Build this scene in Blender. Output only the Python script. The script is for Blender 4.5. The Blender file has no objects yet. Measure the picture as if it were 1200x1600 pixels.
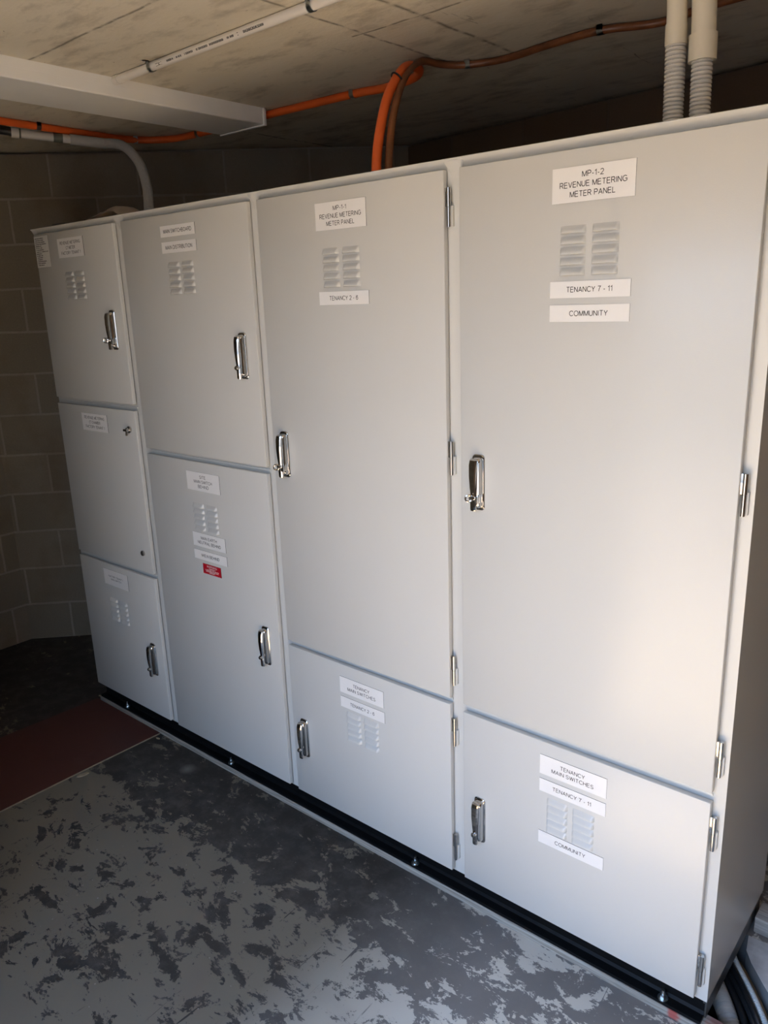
import bpy, bmesh, math, random
from mathutils import Vector, Matrix
R = math.radians
random.seed(7)
scene = bpy.context.scene
COL = scene.collection

# ------------------------------------------------------------------ camera
CAM = Vector((0.42568, -1.53704, 1.69857))
FPX = 1217.684                       # focal length in pixels of the 1200x1600 frame
_r = Vector((0.26959671, 0.70151998, 0.06178951))
_M = Matrix.Rotation(_r.length, 3, _r.normalized()) @ Matrix(((1, 0, 0), (0, 0, -1), (0, 1, 0)))
right, down, fwd = Vector(_M[0]), Vector(_M[1]), Vector(_M[2])
cam_data = bpy.data.cameras.new('camera')
cam_data.sensor_fit = 'VERTICAL'
cam_data.sensor_height = 36.0
cam_data.lens = FPX / 1600.0 * 36.0
cam_data.clip_start = 0.02
cam = bpy.data.objects.new('camera', cam_data)
COL.objects.link(cam)
rot = Matrix((right, -down, -fwd)).transposed()
cam.matrix_world = Matrix.Translation(CAM) @ rot.to_4x4()
scene.camera = cam

# ------------------------------------------------------------------ light
scene.view_settings.view_transform = 'Standard'
scene.view_settings.look = 'None'
scene.view_settings.gamma = 1.0
scene.view_settings.use_curve_mapping = False
scene.view_settings.exposure = 0.63
scene.cycles.use_denoising = True
scene.cycles.max_bounces = 10
scene.cycles.diffuse_bounces = 6

OPEN_X0, OPEN_X1, OPEN_Z, FRONT_Y = -0.80, 0.68, 2.34, -1.95   # the doorway behind the camera
SKY_STRENGTH, SUN_STRENGTH = 6.4, 21.0
world = bpy.data.worlds.new('daylight')
scene.world = world
world.use_nodes = True
wn, wl = world.node_tree.nodes, world.node_tree.links
wn.clear()
w_out = wn.new('ShaderNodeOutputWorld'); w_bg = wn.new('ShaderNodeBackground')
w_tc = wn.new('ShaderNodeTexCoord'); w_sep = wn.new('ShaderNodeSeparateXYZ'); w_ramp = wn.new('ShaderNodeValToRGB')
w_ramp.color_ramp.elements[0].position = 0.0
w_ramp.color_ramp.elements[0].color = (0.76, 0.95, 1.14, 1)
w_ramp.color_ramp.elements[1].position = 0.7
w_ramp.color_ramp.elements[1].color = (0.32, 0.60, 1.15, 1)
wl.new(w_tc.outputs['Generated'], w_sep.inputs[0])
wl.new(w_sep.outputs['Z'], w_ramp.inputs[0])
wl.new(w_ramp.outputs[0], w_bg.inputs['Color'])
w_bg.inputs['Strength'].default_value = SKY_STRENGTH
wl.new(w_bg.outputs[0], w_out.inputs[0])

sun_d = bpy.data.lights.new('sun', 'SUN')
sun_d.energy = SUN_STRENGTH
sun_d.angle = R(0.53)
sun_d.color = (1.0, 0.74, 0.42)
sun = bpy.data.objects.new('sun', sun_d)
COL.objects.link(sun)
sun.location = (0.5, -6, 8)
sun.rotation_euler = Vector((0.10, math.cos(R(58.0)), -math.sin(R(58.0)))).to_track_quat('-Z', 'Y').to_euler()

portal_d = bpy.data.lights.new('doorway_portal', 'AREA')
portal_d.shape = 'RECTANGLE'
portal_d.size = OPEN_X1 - OPEN_X0
portal_d.size_y = OPEN_Z
portal_d.cycles.is_portal = True
portal = bpy.data.objects.new('doorway_portal', portal_d)
COL.objects.link(portal)
portal.location = ((OPEN_X0 + OPEN_X1) / 2, FRONT_Y + 0.01, OPEN_Z / 2)
portal.rotation_euler = (R(90), 0, 0)      # -Z of the lamp looks along +Y, into the room

# ------------------------------------------------------------------ material helpers
def new_mat(name):
    m = bpy.data.materials.new(name); m.use_nodes = True
    nt = m.node_tree
    b = nt.nodes['Principled BSDF']
    return m, nt, b

def N(nt, kind, **kw):
    n = nt.nodes.new(kind)
    for k, v in kw.items():
        if k.startswith('i_'):
            key = k[2:]
            n.inputs[int(key) if key.isdigit() else key].default_value = v
        else:
            setattr(n, k, v)
    return n

def ramp(nt, fac, stops):
    n = nt.nodes.new('ShaderNodeValToRGB')
    e = n.color_ramp.elements
    while len(e) < len(stops): e.new(0.5)
    for el, (p, c) in zip(e, stops):
        el.position = p
        el.color = (c, c, c, 1) if isinstance(c, (int, float)) else (*c, 1)
    nt.links.new(fac, n.inputs[0])
    return n.outputs[0]

def math_n(nt, op, a, b=None, clamp=False):
    n = nt.nodes.new('ShaderNodeMath'); n.operation = op; n.use_clamp = clamp
    for i, v in enumerate((a, b)):
        if v is None: continue
        if isinstance(v, (int, float)): n.inputs[i].default_value = v
        else: nt.links.new(v, n.inputs[i])
    return n.outputs[0]

def mix_c(nt, fac, a, b, blend='MIX'):
    n = nt.nodes.new('ShaderNodeMix'); n.data_type = 'RGBA'; n.blend_type = blend
    for i, v in ((0, fac), (6, a), (7, b)):
        if isinstance(v, (int, float)): n.inputs[i].default_value = v
        elif isinstance(v, tuple): n.inputs[i].default_value = (*v, 1)
        else: nt.links.new(v, n.inputs[i])
    return n.outputs[2]

def noise(nt, vec, scale, detail=4, rough=0.5, dist=0.0):
    n = N(nt, 'ShaderNodeTexNoise', i_Scale=scale, i_Detail=detail, i_Roughness=rough, i_Distortion=dist)
    if vec is not None: nt.links.new(vec, n.inputs['Vector'])
    return n.outputs['Fac']

def mapping(nt, vec, scale=(1, 1, 1), rot=(0, 0, 0), loc=(0, 0, 0)):
    n = N(nt, 'ShaderNodeMapping')
    n.inputs['Scale'].default_value = scale; n.inputs['Rotation'].default_value = rot; n.inputs['Location'].default_value = loc
    nt.links.new(vec, n.inputs['Vector'])
    return n.outputs[0]

def bump(nt, b, height, strength=0.3, distance=0.002):
    n = N(nt, 'ShaderNodeBump', i_Strength=strength, i_Distance=distance)
    nt.links.new(height, n.inputs['Height'])
    nt.links.new(n.outputs[0], b.inputs['Normal'])

def objco(nt):
    return N(nt, 'ShaderNodeTexCoord').outputs['Object']

def plain(name, col, rough=0.5, metal=0.0, vary=0.06, scale=30, bumpy=0.0, spec=0.5):
    m, nt, b = new_mat(name)
    v = noise(nt, objco(nt), scale, 3)
    c = ramp(nt, v, [(0.3, tuple(x * (1 - vary) for x in col)), (0.7, tuple(min(1, x * (1 + vary)) for x in col))])
    nt.links.new(c, b.inputs['Base Color'])
    b.inputs['Roughness'].default_value = rough
    b.inputs['Metallic'].default_value = metal
    b.inputs['Specular IOR Level'].default_value = spec
    if bumpy: bump(nt, b, noise(nt, objco(nt), scale * 8, 3), bumpy, 0.001)
    return m

# grey powder coat with a fine orange-peel texture
def mat_paint():
    m, nt, b = new_mat('light_grey_powder_coat')
    co = objco(nt)
    c = ramp(nt, noise(nt, co, 2.0, 2), [(0.3, (0.600, 0.598, 0.575)), (0.7, (0.615, 0.613, 0.590))])
    nt.links.new(c, b.inputs['Base Color'])
    b.inputs['Roughness'].default_value = 0.27
    bump(nt, b, noise(nt, co, 420, 2, 0.6), 0.16, 0.0012)
    return m
PAINT = mat_paint()
CHROME = plain('polished_chrome', (0.56, 0.545, 0.53), 0.08, 1.0, 0.02)
STEEL = plain('satin_steel', (0.52, 0.52, 0.52), 0.28, 1.0, 0.05, 60)
ZINC = plain('zinc_plated_steel', (0.62, 0.66, 0.66), 0.3, 1.0, 0.08, 90)
BLACK = plain('black_enamel', (0.006, 0.006, 0.0065), 0.5, 0, 0.2, 25, 0.05, 0.15)
DARK = plain('dark_slot', (0.02, 0.02, 0.02), 0.6)
PLINTH_SIDE = plain('dark_steel_plate', (0.05, 0.048, 0.046), 0.32, 0, 0.15, 20)
LABEL = plain('white_engraving_laminate', (0.82, 0.81, 0.80), 0.35, 0, 0.01)
LABEL_EDGE = plain('black_laminate_core', (0.03, 0.028, 0.026), 0.5)
INK = plain('black_lettering', (0.018, 0.018, 0.02), 0.5)
RED = plain('red_laminate', (0.48, 0.008, 0.022), 0.4, 0, 0.04)
RED_TEXT = plain('white_lettering', (0.85, 0.78, 0.78), 0.5)
PAPER_MAT = plain('white_sticker_paper', (0.72, 0.71, 0.68), 0.6, 0, 0.02)
DUCT_MAT = plain('off_white_duct_paint', (0.86, 0.84, 0.80), 0.42, 0, 0.03, 6)
PVC = plain('cream_conduit_plastic', (0.62, 0.57, 0.46), 0.3, 0, 0.03, 8)
PVC_WHITE = plain('white_conduit_plastic', (0.72, 0.68, 0.62), 0.3, 0, 0.03, 8)
PVC_GREY = plain('grey_conduit_plastic', (0.40, 0.39, 0.37), 0.4, 0, 0.05, 8)
PVC_MID = plain('pale_grey_corrugated_plastic', (0.56, 0.54, 0.51), 0.42, 0, 0.04, 8)
ORANGE = plain('orange_cable_sheath', (0.80, 0.13, 0.022), 0.42, 0, 0.08, 12)
BROWN = plain('brown_orange_cable_sheath', (0.20, 0.070, 0.026), 0.36, 0, 0.3, 16)
RUBBER = plain('black_cable_sheath', (0.014, 0.014, 0.015), 0.38, 0, 0.2, 20)
TAN = plain('tan_cable_sheath', (0.36, 0.27, 0.16), 0.5, 0, 0.1, 20)
WRAP = plain('brown_wrapping_paper', (0.56, 0.48, 0.41), 0.7, 0, 0.1, 20)
TAPE = plain('dark_tape', (0.10, 0.11, 0.09), 0.5)

# ------------------------------------------------------------------ mesh helpers
WORLD = {}
def obj(name, bm, mats, parent=None, origin=None, smooth=True, angle=35):
    """Links a bmesh given in world coordinates as one mesh object."""
    me = bpy.data.meshes.new(name)
    org = Vector(origin) if origin is not None else (WORLD[parent.name] if parent else Vector((0, 0, 0)))
    bmesh.ops.translate(bm, verts=bm.verts, vec=-org)
    bm.normal_update()
    bm.to_mesh(me); bm.free()
    for m in (mats if isinstance(mats, (list, tuple)) else [mats]): me.materials.append(m)
    if smooth:
        me.polygons.foreach_set('use_smooth', [True] * len(me.polygons))
        me.set_sharp_from_angle(angle=R(angle))
    return place(name, me, parent, org)

def place(name, me, parent, org):
    o = bpy.data.objects.new(name, me)
    COL.objects.link(o)
    org = Vector(org)
    if parent is not None:
        o.parent = parent; o.location = org - WORLD[parent.name]
    else:
        o.location = org
    WORLD[o.name] = org
    return o

def empty(name, loc):
    o = bpy.data.objects.new(name, None); COL.objects.link(o)
    o.location = loc; o.empty_display_size = 0.1
    WORLD[o.name] = Vector(loc)
    return o

def tag(o, label, cat, group=None, kind=None):
    o['label'] = label; o['category'] = cat
    if group: o['group'] = group
    if kind: o['kind'] = kind
    return o

def struct(name, bm, mats, smooth=False):
    o = obj(name, bm, mats, smooth=smooth); o['kind'] = 'structure'
    return o

def box(bm, x0, x1, y0, y1, z0, z1, mat=0, bev=0.0, seg=2):
    t = bmesh.new()
    vs = [t.verts.new((x, y, z)) for x in (x0, x1) for y in (y0, y1) for z in (z0, z1)]
    for f in ((0, 1, 3, 2), (4, 6, 7, 5), (0, 4, 5, 1), (2, 3, 7, 6), (0, 2, 6, 4), (1, 5, 7, 3)):
        t.faces.new([vs[i] for i in f])
    if bev: bmesh.ops.bevel(t, geom=t.edges[:], offset=bev, segments=seg, affect='EDGES', profile=0.5)
    bmesh.ops.recalc_face_normals(t, faces=t.faces)
    merge(bm, t, mat)

def merge(bm, t, mat=None):
    mp = {v: bm.verts.new(v.co) for v in t.verts}
    for f in t.faces:
        nf = bm.faces.new([mp[v] for v in f.verts])
        nf.material_index = f.material_index if mat is None else mat
    t.free()

def prism(bm, poly, lo, hi, axis='y', mat=0, caps=True):
    """Extrudes a polygon (2D) along an axis: 'x' takes (y,z), 'y' takes (x,z), 'z' takes (x,y)."""
    def P(a, b, t):
        return {'x': (t, a, b), 'y': (a, t, b), 'z': (a, b, t)}[axis]
    t = bmesh.new()
    A = [t.verts.new(P(a, b, lo)) for a, b in poly]; B = [t.verts.new(P(a, b, hi)) for a, b in poly]
    n = len(poly)
    for i in range(n): t.faces.new((A[i], A[(i + 1) % n], B[(i + 1) % n], B[i]))
    if caps: t.faces.new(A[::-1]); t.faces.new(B)
    bmesh.ops.recalc_face_normals(t, faces=t.faces)
    merge(bm, t, mat)

def smooth_path(pts, step=0.02):
    """Catmull-Rom through the points."""
    P = [Vector(p) for p in pts]
    P = [P[0] * 2 - P[1]] + P + [P[-1] * 2 - P[-2]]
    out = []
    for i in range(1, len(P) - 2):
        n = max(2, int((P[i + 1] - P[i]).length / step))
        for k in range(n):
            t = k / n
            out.append(0.5 * ((2 * P[i]) + (P[i + 1] - P[i - 1]) * t + (2 * P[i - 1] - 5 * P[i] + 4 * P[i + 1] - P[i + 2]) * t * t
                              + (3 * P[i] - P[i - 1] - 3 * P[i + 1] + P[i + 2]) * t ** 3))
    out.append(P[-2])
    return out

def tube(bm, path, radius, seg=14, mat=0, caps=True):
    """radius: a number, or a function of the running length."""
    path = [Vector(p) for p in path]
    rf = radius if callable(radius) else (lambda s: radius)
    t = bmesh.new()
    tang = [(path[min(i + 1, len(path) - 1)] - path[max(i - 1, 0)]).normalized() for i in range(len(path))]
    up = Vector((0, 0, 1)) if abs(tang[0].z) < 0.9 else Vector((0, 1, 0))
    u = tang[0].cross(up).normalized()
    rings = []; s = 0
    for i, p in enumerate(path):
        if i: s += (p - path[i - 1]).length
        u = (u - tang[i] * u.dot(tang[i])).normalized(); v = tang[i].cross(u)
        r = rf(s)
        rings.append([t.verts.new(p + (u * math.cos(a) + v * math.sin(a)) * r) for a in (2 * math.pi * k / seg for k in range(seg))])
    for a, b in zip(rings, rings[1:]):
        for k in range(seg): t.faces.new((a[k], a[(k + 1) % seg], b[(k + 1) % seg], b[k]))
    if caps: t.faces.new(rings[0][::-1]); t.faces.new(rings[-1])
    bmesh.ops.recalc_face_normals(t, faces=t.faces)
    merge(bm, t, mat)

def resample(path, step):
    path = [Vector(p) for p in path]
    out = [path[0]]; acc = 0
    for a, b in zip(path, path[1:]):
        L = (b - a).length; d = step - acc
        while d <= L:
            out.append(a + (b - a) * (d / L)); d += step
        acc = (acc + L) % step
    return out

def corrugated(bm, path, r, pitch, depth, seg=16, mat=0):
    pts = resample(path, pitch / 4)
    i = [0]
    prof = [0, depth * 0.15, depth * 0.15, depth]        # broad ridges, narrow grooves
    def rf(s):
        k = i[0]; i[0] += 1
        return r - prof[k % 4]
    tube(bm, pts, rf, seg, mat)

def ring(bm, c, axis, R0, r, seg=20, sub=8, mat=0):
    axis = Vector(axis).normalized()
    u = axis.orthogonal().normalized(); v = axis.cross(u)
    t = bmesh.new(); c = Vector(c)
    rows = []
    for i in range(seg):
        a = 2 * math.pi * i / seg; d = u * math.cos(a) + v * math.sin(a)
        rows.append([t.verts.new(c + d * (R0 + r * math.cos(b)) + axis * r * math.sin(b)) for b in (2 * math.pi * k / sub for k in range(sub))])
    for i in range(seg):
        A, B = rows[i], rows[(i + 1) % seg]
        for k in range(sub): t.faces.new((A[k], B[k], B[(k + 1) % sub], A[(k + 1) % sub]))
    bmesh.ops.recalc_face_normals(t, faces=t.faces)
    merge(bm, t, mat)

def loft(bm, sections, mat=0):
    """sections: list of equally long closed loops of 3D points."""
    t = bmesh.new()
    L = [[t.verts.new(p) for p in s] for s in sections]
    n = len(L[0])
    for a, b in zip(L, L[1:]):
        for k in range(n): t.faces.new((a[k], a[(k + 1) % n], b[(k + 1) % n], b[k]))
    t.faces.new(L[0][::-1]); t.faces.new(L[-1])
    bmesh.ops.recalc_face_normals(t, faces=t.faces)
    merge(bm, t, mat)

def round_rect(w, h, r, n=5, cx=0, cz=0):
    out = []
    for sx, sz, a0 in ((1, 1, 0), (-1, 1, 90), (-1, -1, 180), (1, -1, 270)):
        for k in range(n + 1):
            a = R(a0 + 90 * k / n)
            out.append((cx + sx * (w / 2 - r) + r * math.cos(a), cz + sz * (h / 2 - r) + r * math.sin(a)))
    return out

def _arc(cx, cy, rx, ry, a0, a1, n=10):
    return [(cx + rx * math.cos(R(a0 + (a1 - a0) * k / n)), cy + ry * math.sin(R(a0 + (a1 - a0) * k / n))) for k in range(n + 1)]
# a plain grotesque alphabet: centre lines in a box one unit high, and the width of each letter
GLYPHS = {
    'A': (.70, [[(0, 0), (.35, 1)], [(.35, 1), (.70, 0)], [(.12, .31), (.58, .31)]]),
    'B': (.62, [[(0, 0), (0, 1), (.34, 1)] + _arc(.34, .765, .23, .235, 90, -90) + [(0, .53)], [(.34, .53)] + _arc(.36, .265, .26, .265, 90, -90) + [(0, 0)]]),
    'C': (.72, [_arc(.40, .5, .40, .5, 38, 322, 18)]),
    'D': (.70, [[(0, 0), (0, 1), (.28, 1)] + _arc(.28, .5, .42, .5, 90, -90, 14) + [(0, 0)]]),
    'E': (.60, [[(.60, 0), (0, 0), (0, 1), (.58, 1)], [(0, .53), (.54, .53)]]),
    'F': (.56, [[(0, 0), (0, 1), (.56, 1)], [(0, .52), (.48, .52)]]),
    'G': (.77, [_arc(.41, .5, .41, .5, 40, 310, 18) + [(.77, .17), (.77, .48), (.42, .48)]]),
    'H': (.66, [[(0, 0), (0, 1)], [(.66, 0), (.66, 1)], [(0, .53), (.66, .53)]]),
    'I': (.06, [[(.03, 0), (.03, 1)]]),
    'K': (.64, [[(0, 0), (0, 1)], [(.62, 1), (0, .38)], [(.22, .58), (.64, 0)]]),
    'L': (.52, [[(0, 1), (0, 0), (.52, 0)]]),
    'M': (.78, [[(0, 0), (0, 1)], [(.02, 1), (.39, 0)], [(.39, 0), (.76, 1)], [(.78, 1), (.78, 0)]]),
    'N': (.66, [[(0, 0), (0, 1)], [(.01, 1), (.65, 0)], [(.66, 0), (.66, 1)]]),
    'O': (.82, [_arc(.41, .5, .41, .5, 0, 360, 24)]),
    'P': (.60, [[(0, 0), (0, 1), (.34, 1)] + _arc(.34, .735, .26, .265, 90, -90) + [(0, .47)]]),
    'R': (.66, [[(0, 0), (0, 1), (.36, 1)] + _arc(.36, .745, .26, .255, 90, -90) + [(0, .49)], [(.36, .49), (.66, 0)]]),
    'S': (.60, [_arc(.31, .745, .27, .255, 18, 262, 12) + _arc(.30, .255, .30, .255, 82, -160, 12)]),
    'T': (.64, [[(0, 1), (.64, 1)], [(.32, 1), (.32, 0)]]),
    'U': (.64, [[(0, 1), (0, .34)] + _arc(.32, .34, .32, .34, 180, 360, 12) + [(.64, 1)]]),
    'V': (.66, [[(0, 1), (.33, 0)], [(.33, 0), (.66, 1)]]),
    'W': (.96, [[(0, 1), (.24, 0)], [(.24, 0), (.48, 1)], [(.48, 1), (.72, 0)], [(.72, 0), (.96, 1)]]),
    'Y': (.66, [[(0, 1), (.33, .44)], [(.33, .44), (.66, 1)], [(.33, .44), (.33, 0)]]),
    '1': (.30, [[(0, .78), (.16, .86), (.26, 1), (.26, 0)]]),
    '2': (.56, [_arc(.28, .72, .27, .28, 165, -35, 12) + [(0, 0), (.56, 0)]]),
    '6': (.56, [_arc(.28, .32, .28, .32, 0, 360, 18), [(0, .34), (.03, .66), (.12, .90), (.30, 1), (.46, .94), (.54, .80)]]),
    '7': (.56, [[(0, 1), (.56, 1), (.32, .58), (.20, 0)]]),
    '-': (.28, [[(0, .38), (.28, .38)]]),
    '.': (.08, [[(.04, 0), (.04, .11)]]),
}
def ribbon(bm, pts, half, place_pt, mat):
    P = [Vector((x, y)) for x, y in pts]
    L, Rr = [], []
    for i, p in enumerate(P):
        d0 = (p - P[i - 1]).normalized() if i else None
        d1 = (P[i + 1] - p).normalized() if i < len(P) - 1 else None
        if d0 is None: d0 = d1
        if d1 is None: d1 = d0
        t = d0 + d1
        if t.length < 1e-4: t = d0
        t.normalize()
        n = Vector((-t.y, t.x)); k = half / max(.45, n.dot(Vector((-d0.y, d0.x))))
        ext = Vector((0, 0))
        L.append(bm.verts.new(place_pt(p + n * k))); Rr.append(bm.verts.new(place_pt(p - n * k)))
    for i in range(len(P) - 1):
        f = bm.faces.new((L[i], Rr[i], Rr[i + 1], L[i + 1])); f.material_index = mat

def text_faces(bm, s, width, cap, cx, cz, y, mat, weight=.070):
    """Lettering in the XZ plane that faces -Y, fitted to a width and a capital height, centred on (cx, cz)."""
    x = 0; items = []
    for ch in s:
        if ch == ' ': x += .40; continue
        w, strokes = GLYPHS[ch]
        items.append((x, strokes)); x += w + .23
    total = x - .23
    sx, sz = width / total, cap
    fx = sz / sx                                     # keeps the strokes equally thick both ways
    for x0, strokes in items:
        for st in strokes:
            ribbon(bm, [((x0 + px) * sx, pz * sz) for px, pz in st], weight * cap * 1.0,
                   lambda q: (cx - width / 2 + q.x, y, cz - cap / 2 + q.y), mat)

def mark_row(bm, x0, x1, h, cz, y, mat, rnd):
    """A row of small print too fine to read: short upright dabs."""
    x = x0
    while x < x1:
        w = rnd.uniform(.0011, .0019) * h / .0035
        if rnd.random() < .14: x += w; continue
        hh = h * rnd.uniform(.75, 1)
        vs = [bm.verts.new(p) for p in ((x, y, cz - hh / 2), (x + w, y, cz - hh / 2), (x + w, y, cz + hh / 2), (x, y, cz + hh / 2))]
        f = bm.faces.new(vs); f.material_index = mat
        x += w * 1.35

# ------------------------------------------------------------------ the setting
def mat_floor():
    m, nt, b = new_mat('worn_painted_concrete')
    co = objco(nt)
    sep = N(nt, 'ShaderNodeSeparateXYZ'); nt.links.new(co, sep.inputs[0])
    X, Y = sep.outputs['X'], sep.outputs['Y']
    n_big = noise(nt, co, 2.3, 2, 0.5)
    n_mid = noise(nt, mapping(nt, co, (1, 1.6, 1), (0, 0, R(35))), 10, 10, 0.72, 0.4)
    n_fine = noise(nt, co, 55, 6, 0.7)
    # where the grey top coat survives: away from the switchboard, thinning near it
    away = math_n(nt, 'MULTIPLY', math_n(nt, 'ADD', math_n(nt, 'ADD', Y, 0.285), math_n(nt, 'MULTIPLY', math_n(nt, 'SUBTRACT', n_mid, 0.5), 0.20)), -22.0)
    away = math_n(nt, 'MINIMUM', math_n(nt, 'MAXIMUM', away, -1.0), 1.0)
    near_right = math_n(nt, 'MULTIPLY', math_n(nt, 'ADD', X, 0.90), 2.4, True)          # right of x = -0.9 patches reach the plinth; also grades the painted light
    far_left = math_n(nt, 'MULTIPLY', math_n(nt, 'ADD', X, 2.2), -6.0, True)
    bias = math_n(nt, 'MULTIPLY', away, 0.062)
    bias = math_n(nt, 'MAXIMUM', bias, math_n(nt, 'SUBTRACT', math_n(nt, 'MULTIPLY', near_right, 0.10), 0.10))
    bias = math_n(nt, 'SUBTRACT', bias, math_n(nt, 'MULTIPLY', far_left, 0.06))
    v = math_n(nt, 'ADD', math_n(nt, 'ADD', n_mid, bias), math_n(nt, 'MULTIPLY', math_n(nt, 'SUBTRACT', n_big, 0.5), 0.30))
    v = math_n(nt, 'ADD', v, math_n(nt, 'MULTIPLY', math_n(nt, 'SUBTRACT', n_fine, 0.5), 0.17))
    lit_right = near_right
    coat = ramp(nt, v, [(0.512, 0.0), (0.522, 1.0)])
    # scrapes through the coat
    def scrape(rot, sc, lo):
        t = noise(nt, mapping(nt, co, (sc, 0.8, 1), (0, 0, R(rot))), 5, 4, 0.6, 0.9)
        return ramp(nt, t, [(lo, 0.0), (lo + 0.01, 1.0)])
    s1 = scrape(22, 15, 0.685); s2 = scrape(-48, 17, 0.70)
    coat = math_n(nt, 'MULTIPLY', coat, math_n(nt, 'SUBTRACT', 1.0, math_n(nt, 'MAXIMUM', s1, s2)))
    dark = mix_c(nt, ramp(nt, noise(nt, co, 16, 8, 0.7), [(0.45, 0.0), (0.72, 1.0)]), (0.036, 0.032, 0.028), (0.078, 0.071, 0.063))
    dark = mix_c(nt, math_n(nt, 'MULTIPLY', lit_right, math_n(nt, 'ADD', math_n(nt, 'MULTIPLY', n_big, 0.5), 0.35)), dark, (0.30, 0.285, 0.275))  # dark paint lightened to the right: doorway light put into the colour
    light = mix_c(nt, n_big, (0.135, 0.115, 0.085), (0.185, 0.162, 0.125))
    light = mix_c(nt, math_n(nt, 'MULTIPLY', near_right, 0.75), light, (0.74, 0.71, 0.64))  # coat dim at left, pale at right: light falloff painted into its colour
    light = mix_c(nt, ramp(nt, noise(nt, co, 5, 3), [(0.55, 0.0), (0.8, 0.35)]), light, (0.15, 0.11, 0.095))
    c = mix_c(nt, coat, dark, light)
    # a pale spatter stain and small flecks
    flecks = ramp(nt, noise(nt, co, 95, 1, 0.5), [(0.775, 0.0), (0.785, 1.0)])
    c = mix_c(nt, math_n(nt, 'MULTIPLY', flecks, 0.7), c, (0.30, 0.28, 0.25))
    dx = math_n(nt, 'ADD', X, 1.860); dy = math_n(nt, 'ADD', Y, 0.075)
    d = math_n(nt, 'SQRT', math_n(nt, 'ADD', math_n(nt, 'MULTIPLY', dx, dx), math_n(nt, 'MULTIPLY', dy, dy)))
    c = mix_c(nt, ramp(nt, d, [(0.0, 0.6), (0.035, 0.0)]), c, (0.28, 0.27, 0.24))
    nt.links.new(c, b.inputs['Base Color'])
    b.inputs['Roughness'].default_value = 0.55
    b.inputs['Specular IOR Level'].default_value = 0.35
    bump(nt, b, math_n(nt, 'ADD', coat, math_n(nt, 'MULTIPLY', n_fine, 0.8)), 0.25, 0.0012)
    return m
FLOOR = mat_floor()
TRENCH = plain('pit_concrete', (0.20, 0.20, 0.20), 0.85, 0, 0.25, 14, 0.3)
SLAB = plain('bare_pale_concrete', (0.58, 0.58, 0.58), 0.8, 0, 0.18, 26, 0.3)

X_L, X_R, Y_B = -3.56, 1.60, 1.70
pit = [(-0.55, 0.055), (0.30, 0.055), (0.182, 0.165), (0.140, 0.195), (0.096, 0.243), (0.052, 0.295), (0.030, 0.33), (0.020, 0.385), (-0.55, 0.385)]
bm = bmesh.new()
def quad(bm, x0, y0, x1, y1, mat=0, z=0.0):
    f = bm.faces.new([bm.verts.new(p) for p in ((x0, y0, z), (x1, y0, z), (x1, y1, z), (x0, y1, z))]); f.material_index = mat
quad(bm, X_L - 0.3, FRONT_Y - 0.25, X_R + 0.3, 0.055)
quad(bm, X_L - 0.3, 0.055, -0.55, Y_B + 0.3)
quad(bm, -0.55, 0.385, X_R + 0.3, Y_B + 0.3)
fp = [(X_R + 0.3, 0.055), (X_R + 0.3, 0.385), (0.020, 0.385), (0.030, 0.33), (0.052, 0.295), (0.096, 0.243), (0.140, 0.195), (0.182, 0.165), (0.30, 0.055)]
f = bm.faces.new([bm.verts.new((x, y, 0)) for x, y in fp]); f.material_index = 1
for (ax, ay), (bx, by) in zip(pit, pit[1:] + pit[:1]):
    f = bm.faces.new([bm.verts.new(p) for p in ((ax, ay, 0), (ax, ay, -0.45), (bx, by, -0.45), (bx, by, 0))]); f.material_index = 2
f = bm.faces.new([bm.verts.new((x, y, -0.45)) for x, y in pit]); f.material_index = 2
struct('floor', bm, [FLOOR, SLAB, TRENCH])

def mat_block(name, shift, c1, c2, cm, stain=(0.16, 0.10, 0.05)):
    m, nt, b = new_mat(name)
    co = objco(nt)
    sep = N(nt, 'ShaderNodeSeparateXYZ'); nt.links.new(co, sep.inputs[0])
    cmb = N(nt, 'ShaderNodeCombineXYZ')
    nt.links.new(math_n(nt, 'SUBTRACT', sep.outputs['X'], shift), cmb.inputs[0]); nt.links.new(sep.outputs['Z'], cmb.inputs[1])
    wob = N(nt, 'ShaderNodeTexNoise', i_Scale=9.0, i_Detail=3.0); nt.links.new(co, wob.inputs['Vector'])
    add = N(nt, 'ShaderNodeVectorMath', operation='MULTIPLY_ADD')
    nt.links.new(wob.outputs['Color'], add.inputs[0]); add.inputs[1].default_value = (0.008, 0.008, 0); nt.links.new(cmb.outputs[0], add.inputs[2])
    br = N(nt, 'ShaderNodeTexBrick', i_Scale=1.0)
    br.inputs['Mortar Size'].default_value = 0.0065; br.inputs['Mortar Smooth'].default_value = 0.35
    br.inputs['Brick Width'].default_value = 0.4; br.inputs['Row Height'].default_value = 0.2
    br.inputs['Color1'].default_value = (*c1, 1); br.inputs['Color2'].default_value = (*c2, 1); br.inputs['Mortar'].default_value = (*cm, 1)
    nt.links.new(add.outputs[0], br.inputs['Vector'])
    grain = noise(nt, co, 130, 4, 0.7)
    c = mix_c(nt, math_n(nt, 'MULTIPLY', grain, 0.42), br.outputs['Color'], (0.07, 0.06, 0.045))
    c = mix_c(nt, ramp(nt, noise(nt, co, 2.6, 4, 0.6), [(0.5, 0.0), (0.72, 0.55)]), c, stain)
    nt.links.new(c, b.inputs['Base Color'])
    b.inputs['Roughness'].default_value = 0.9
    b.inputs['Specular IOR Level'].default_value = 0.2
    h = math_n(nt, 'ADD', math_n(nt, 'MULTIPLY', br.outputs['Fac'], 1.0), math_n(nt, 'MULTIPLY', grain, 0.5))
    bump(nt, b, h, 0.5, 0.004)
    return m
BLOCK = mat_block('grey_block_wall', 0.025, (0.26, 0.225, 0.175), (0.31, 0.27, 0.215), (0.39, 0.35, 0.29))
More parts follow.
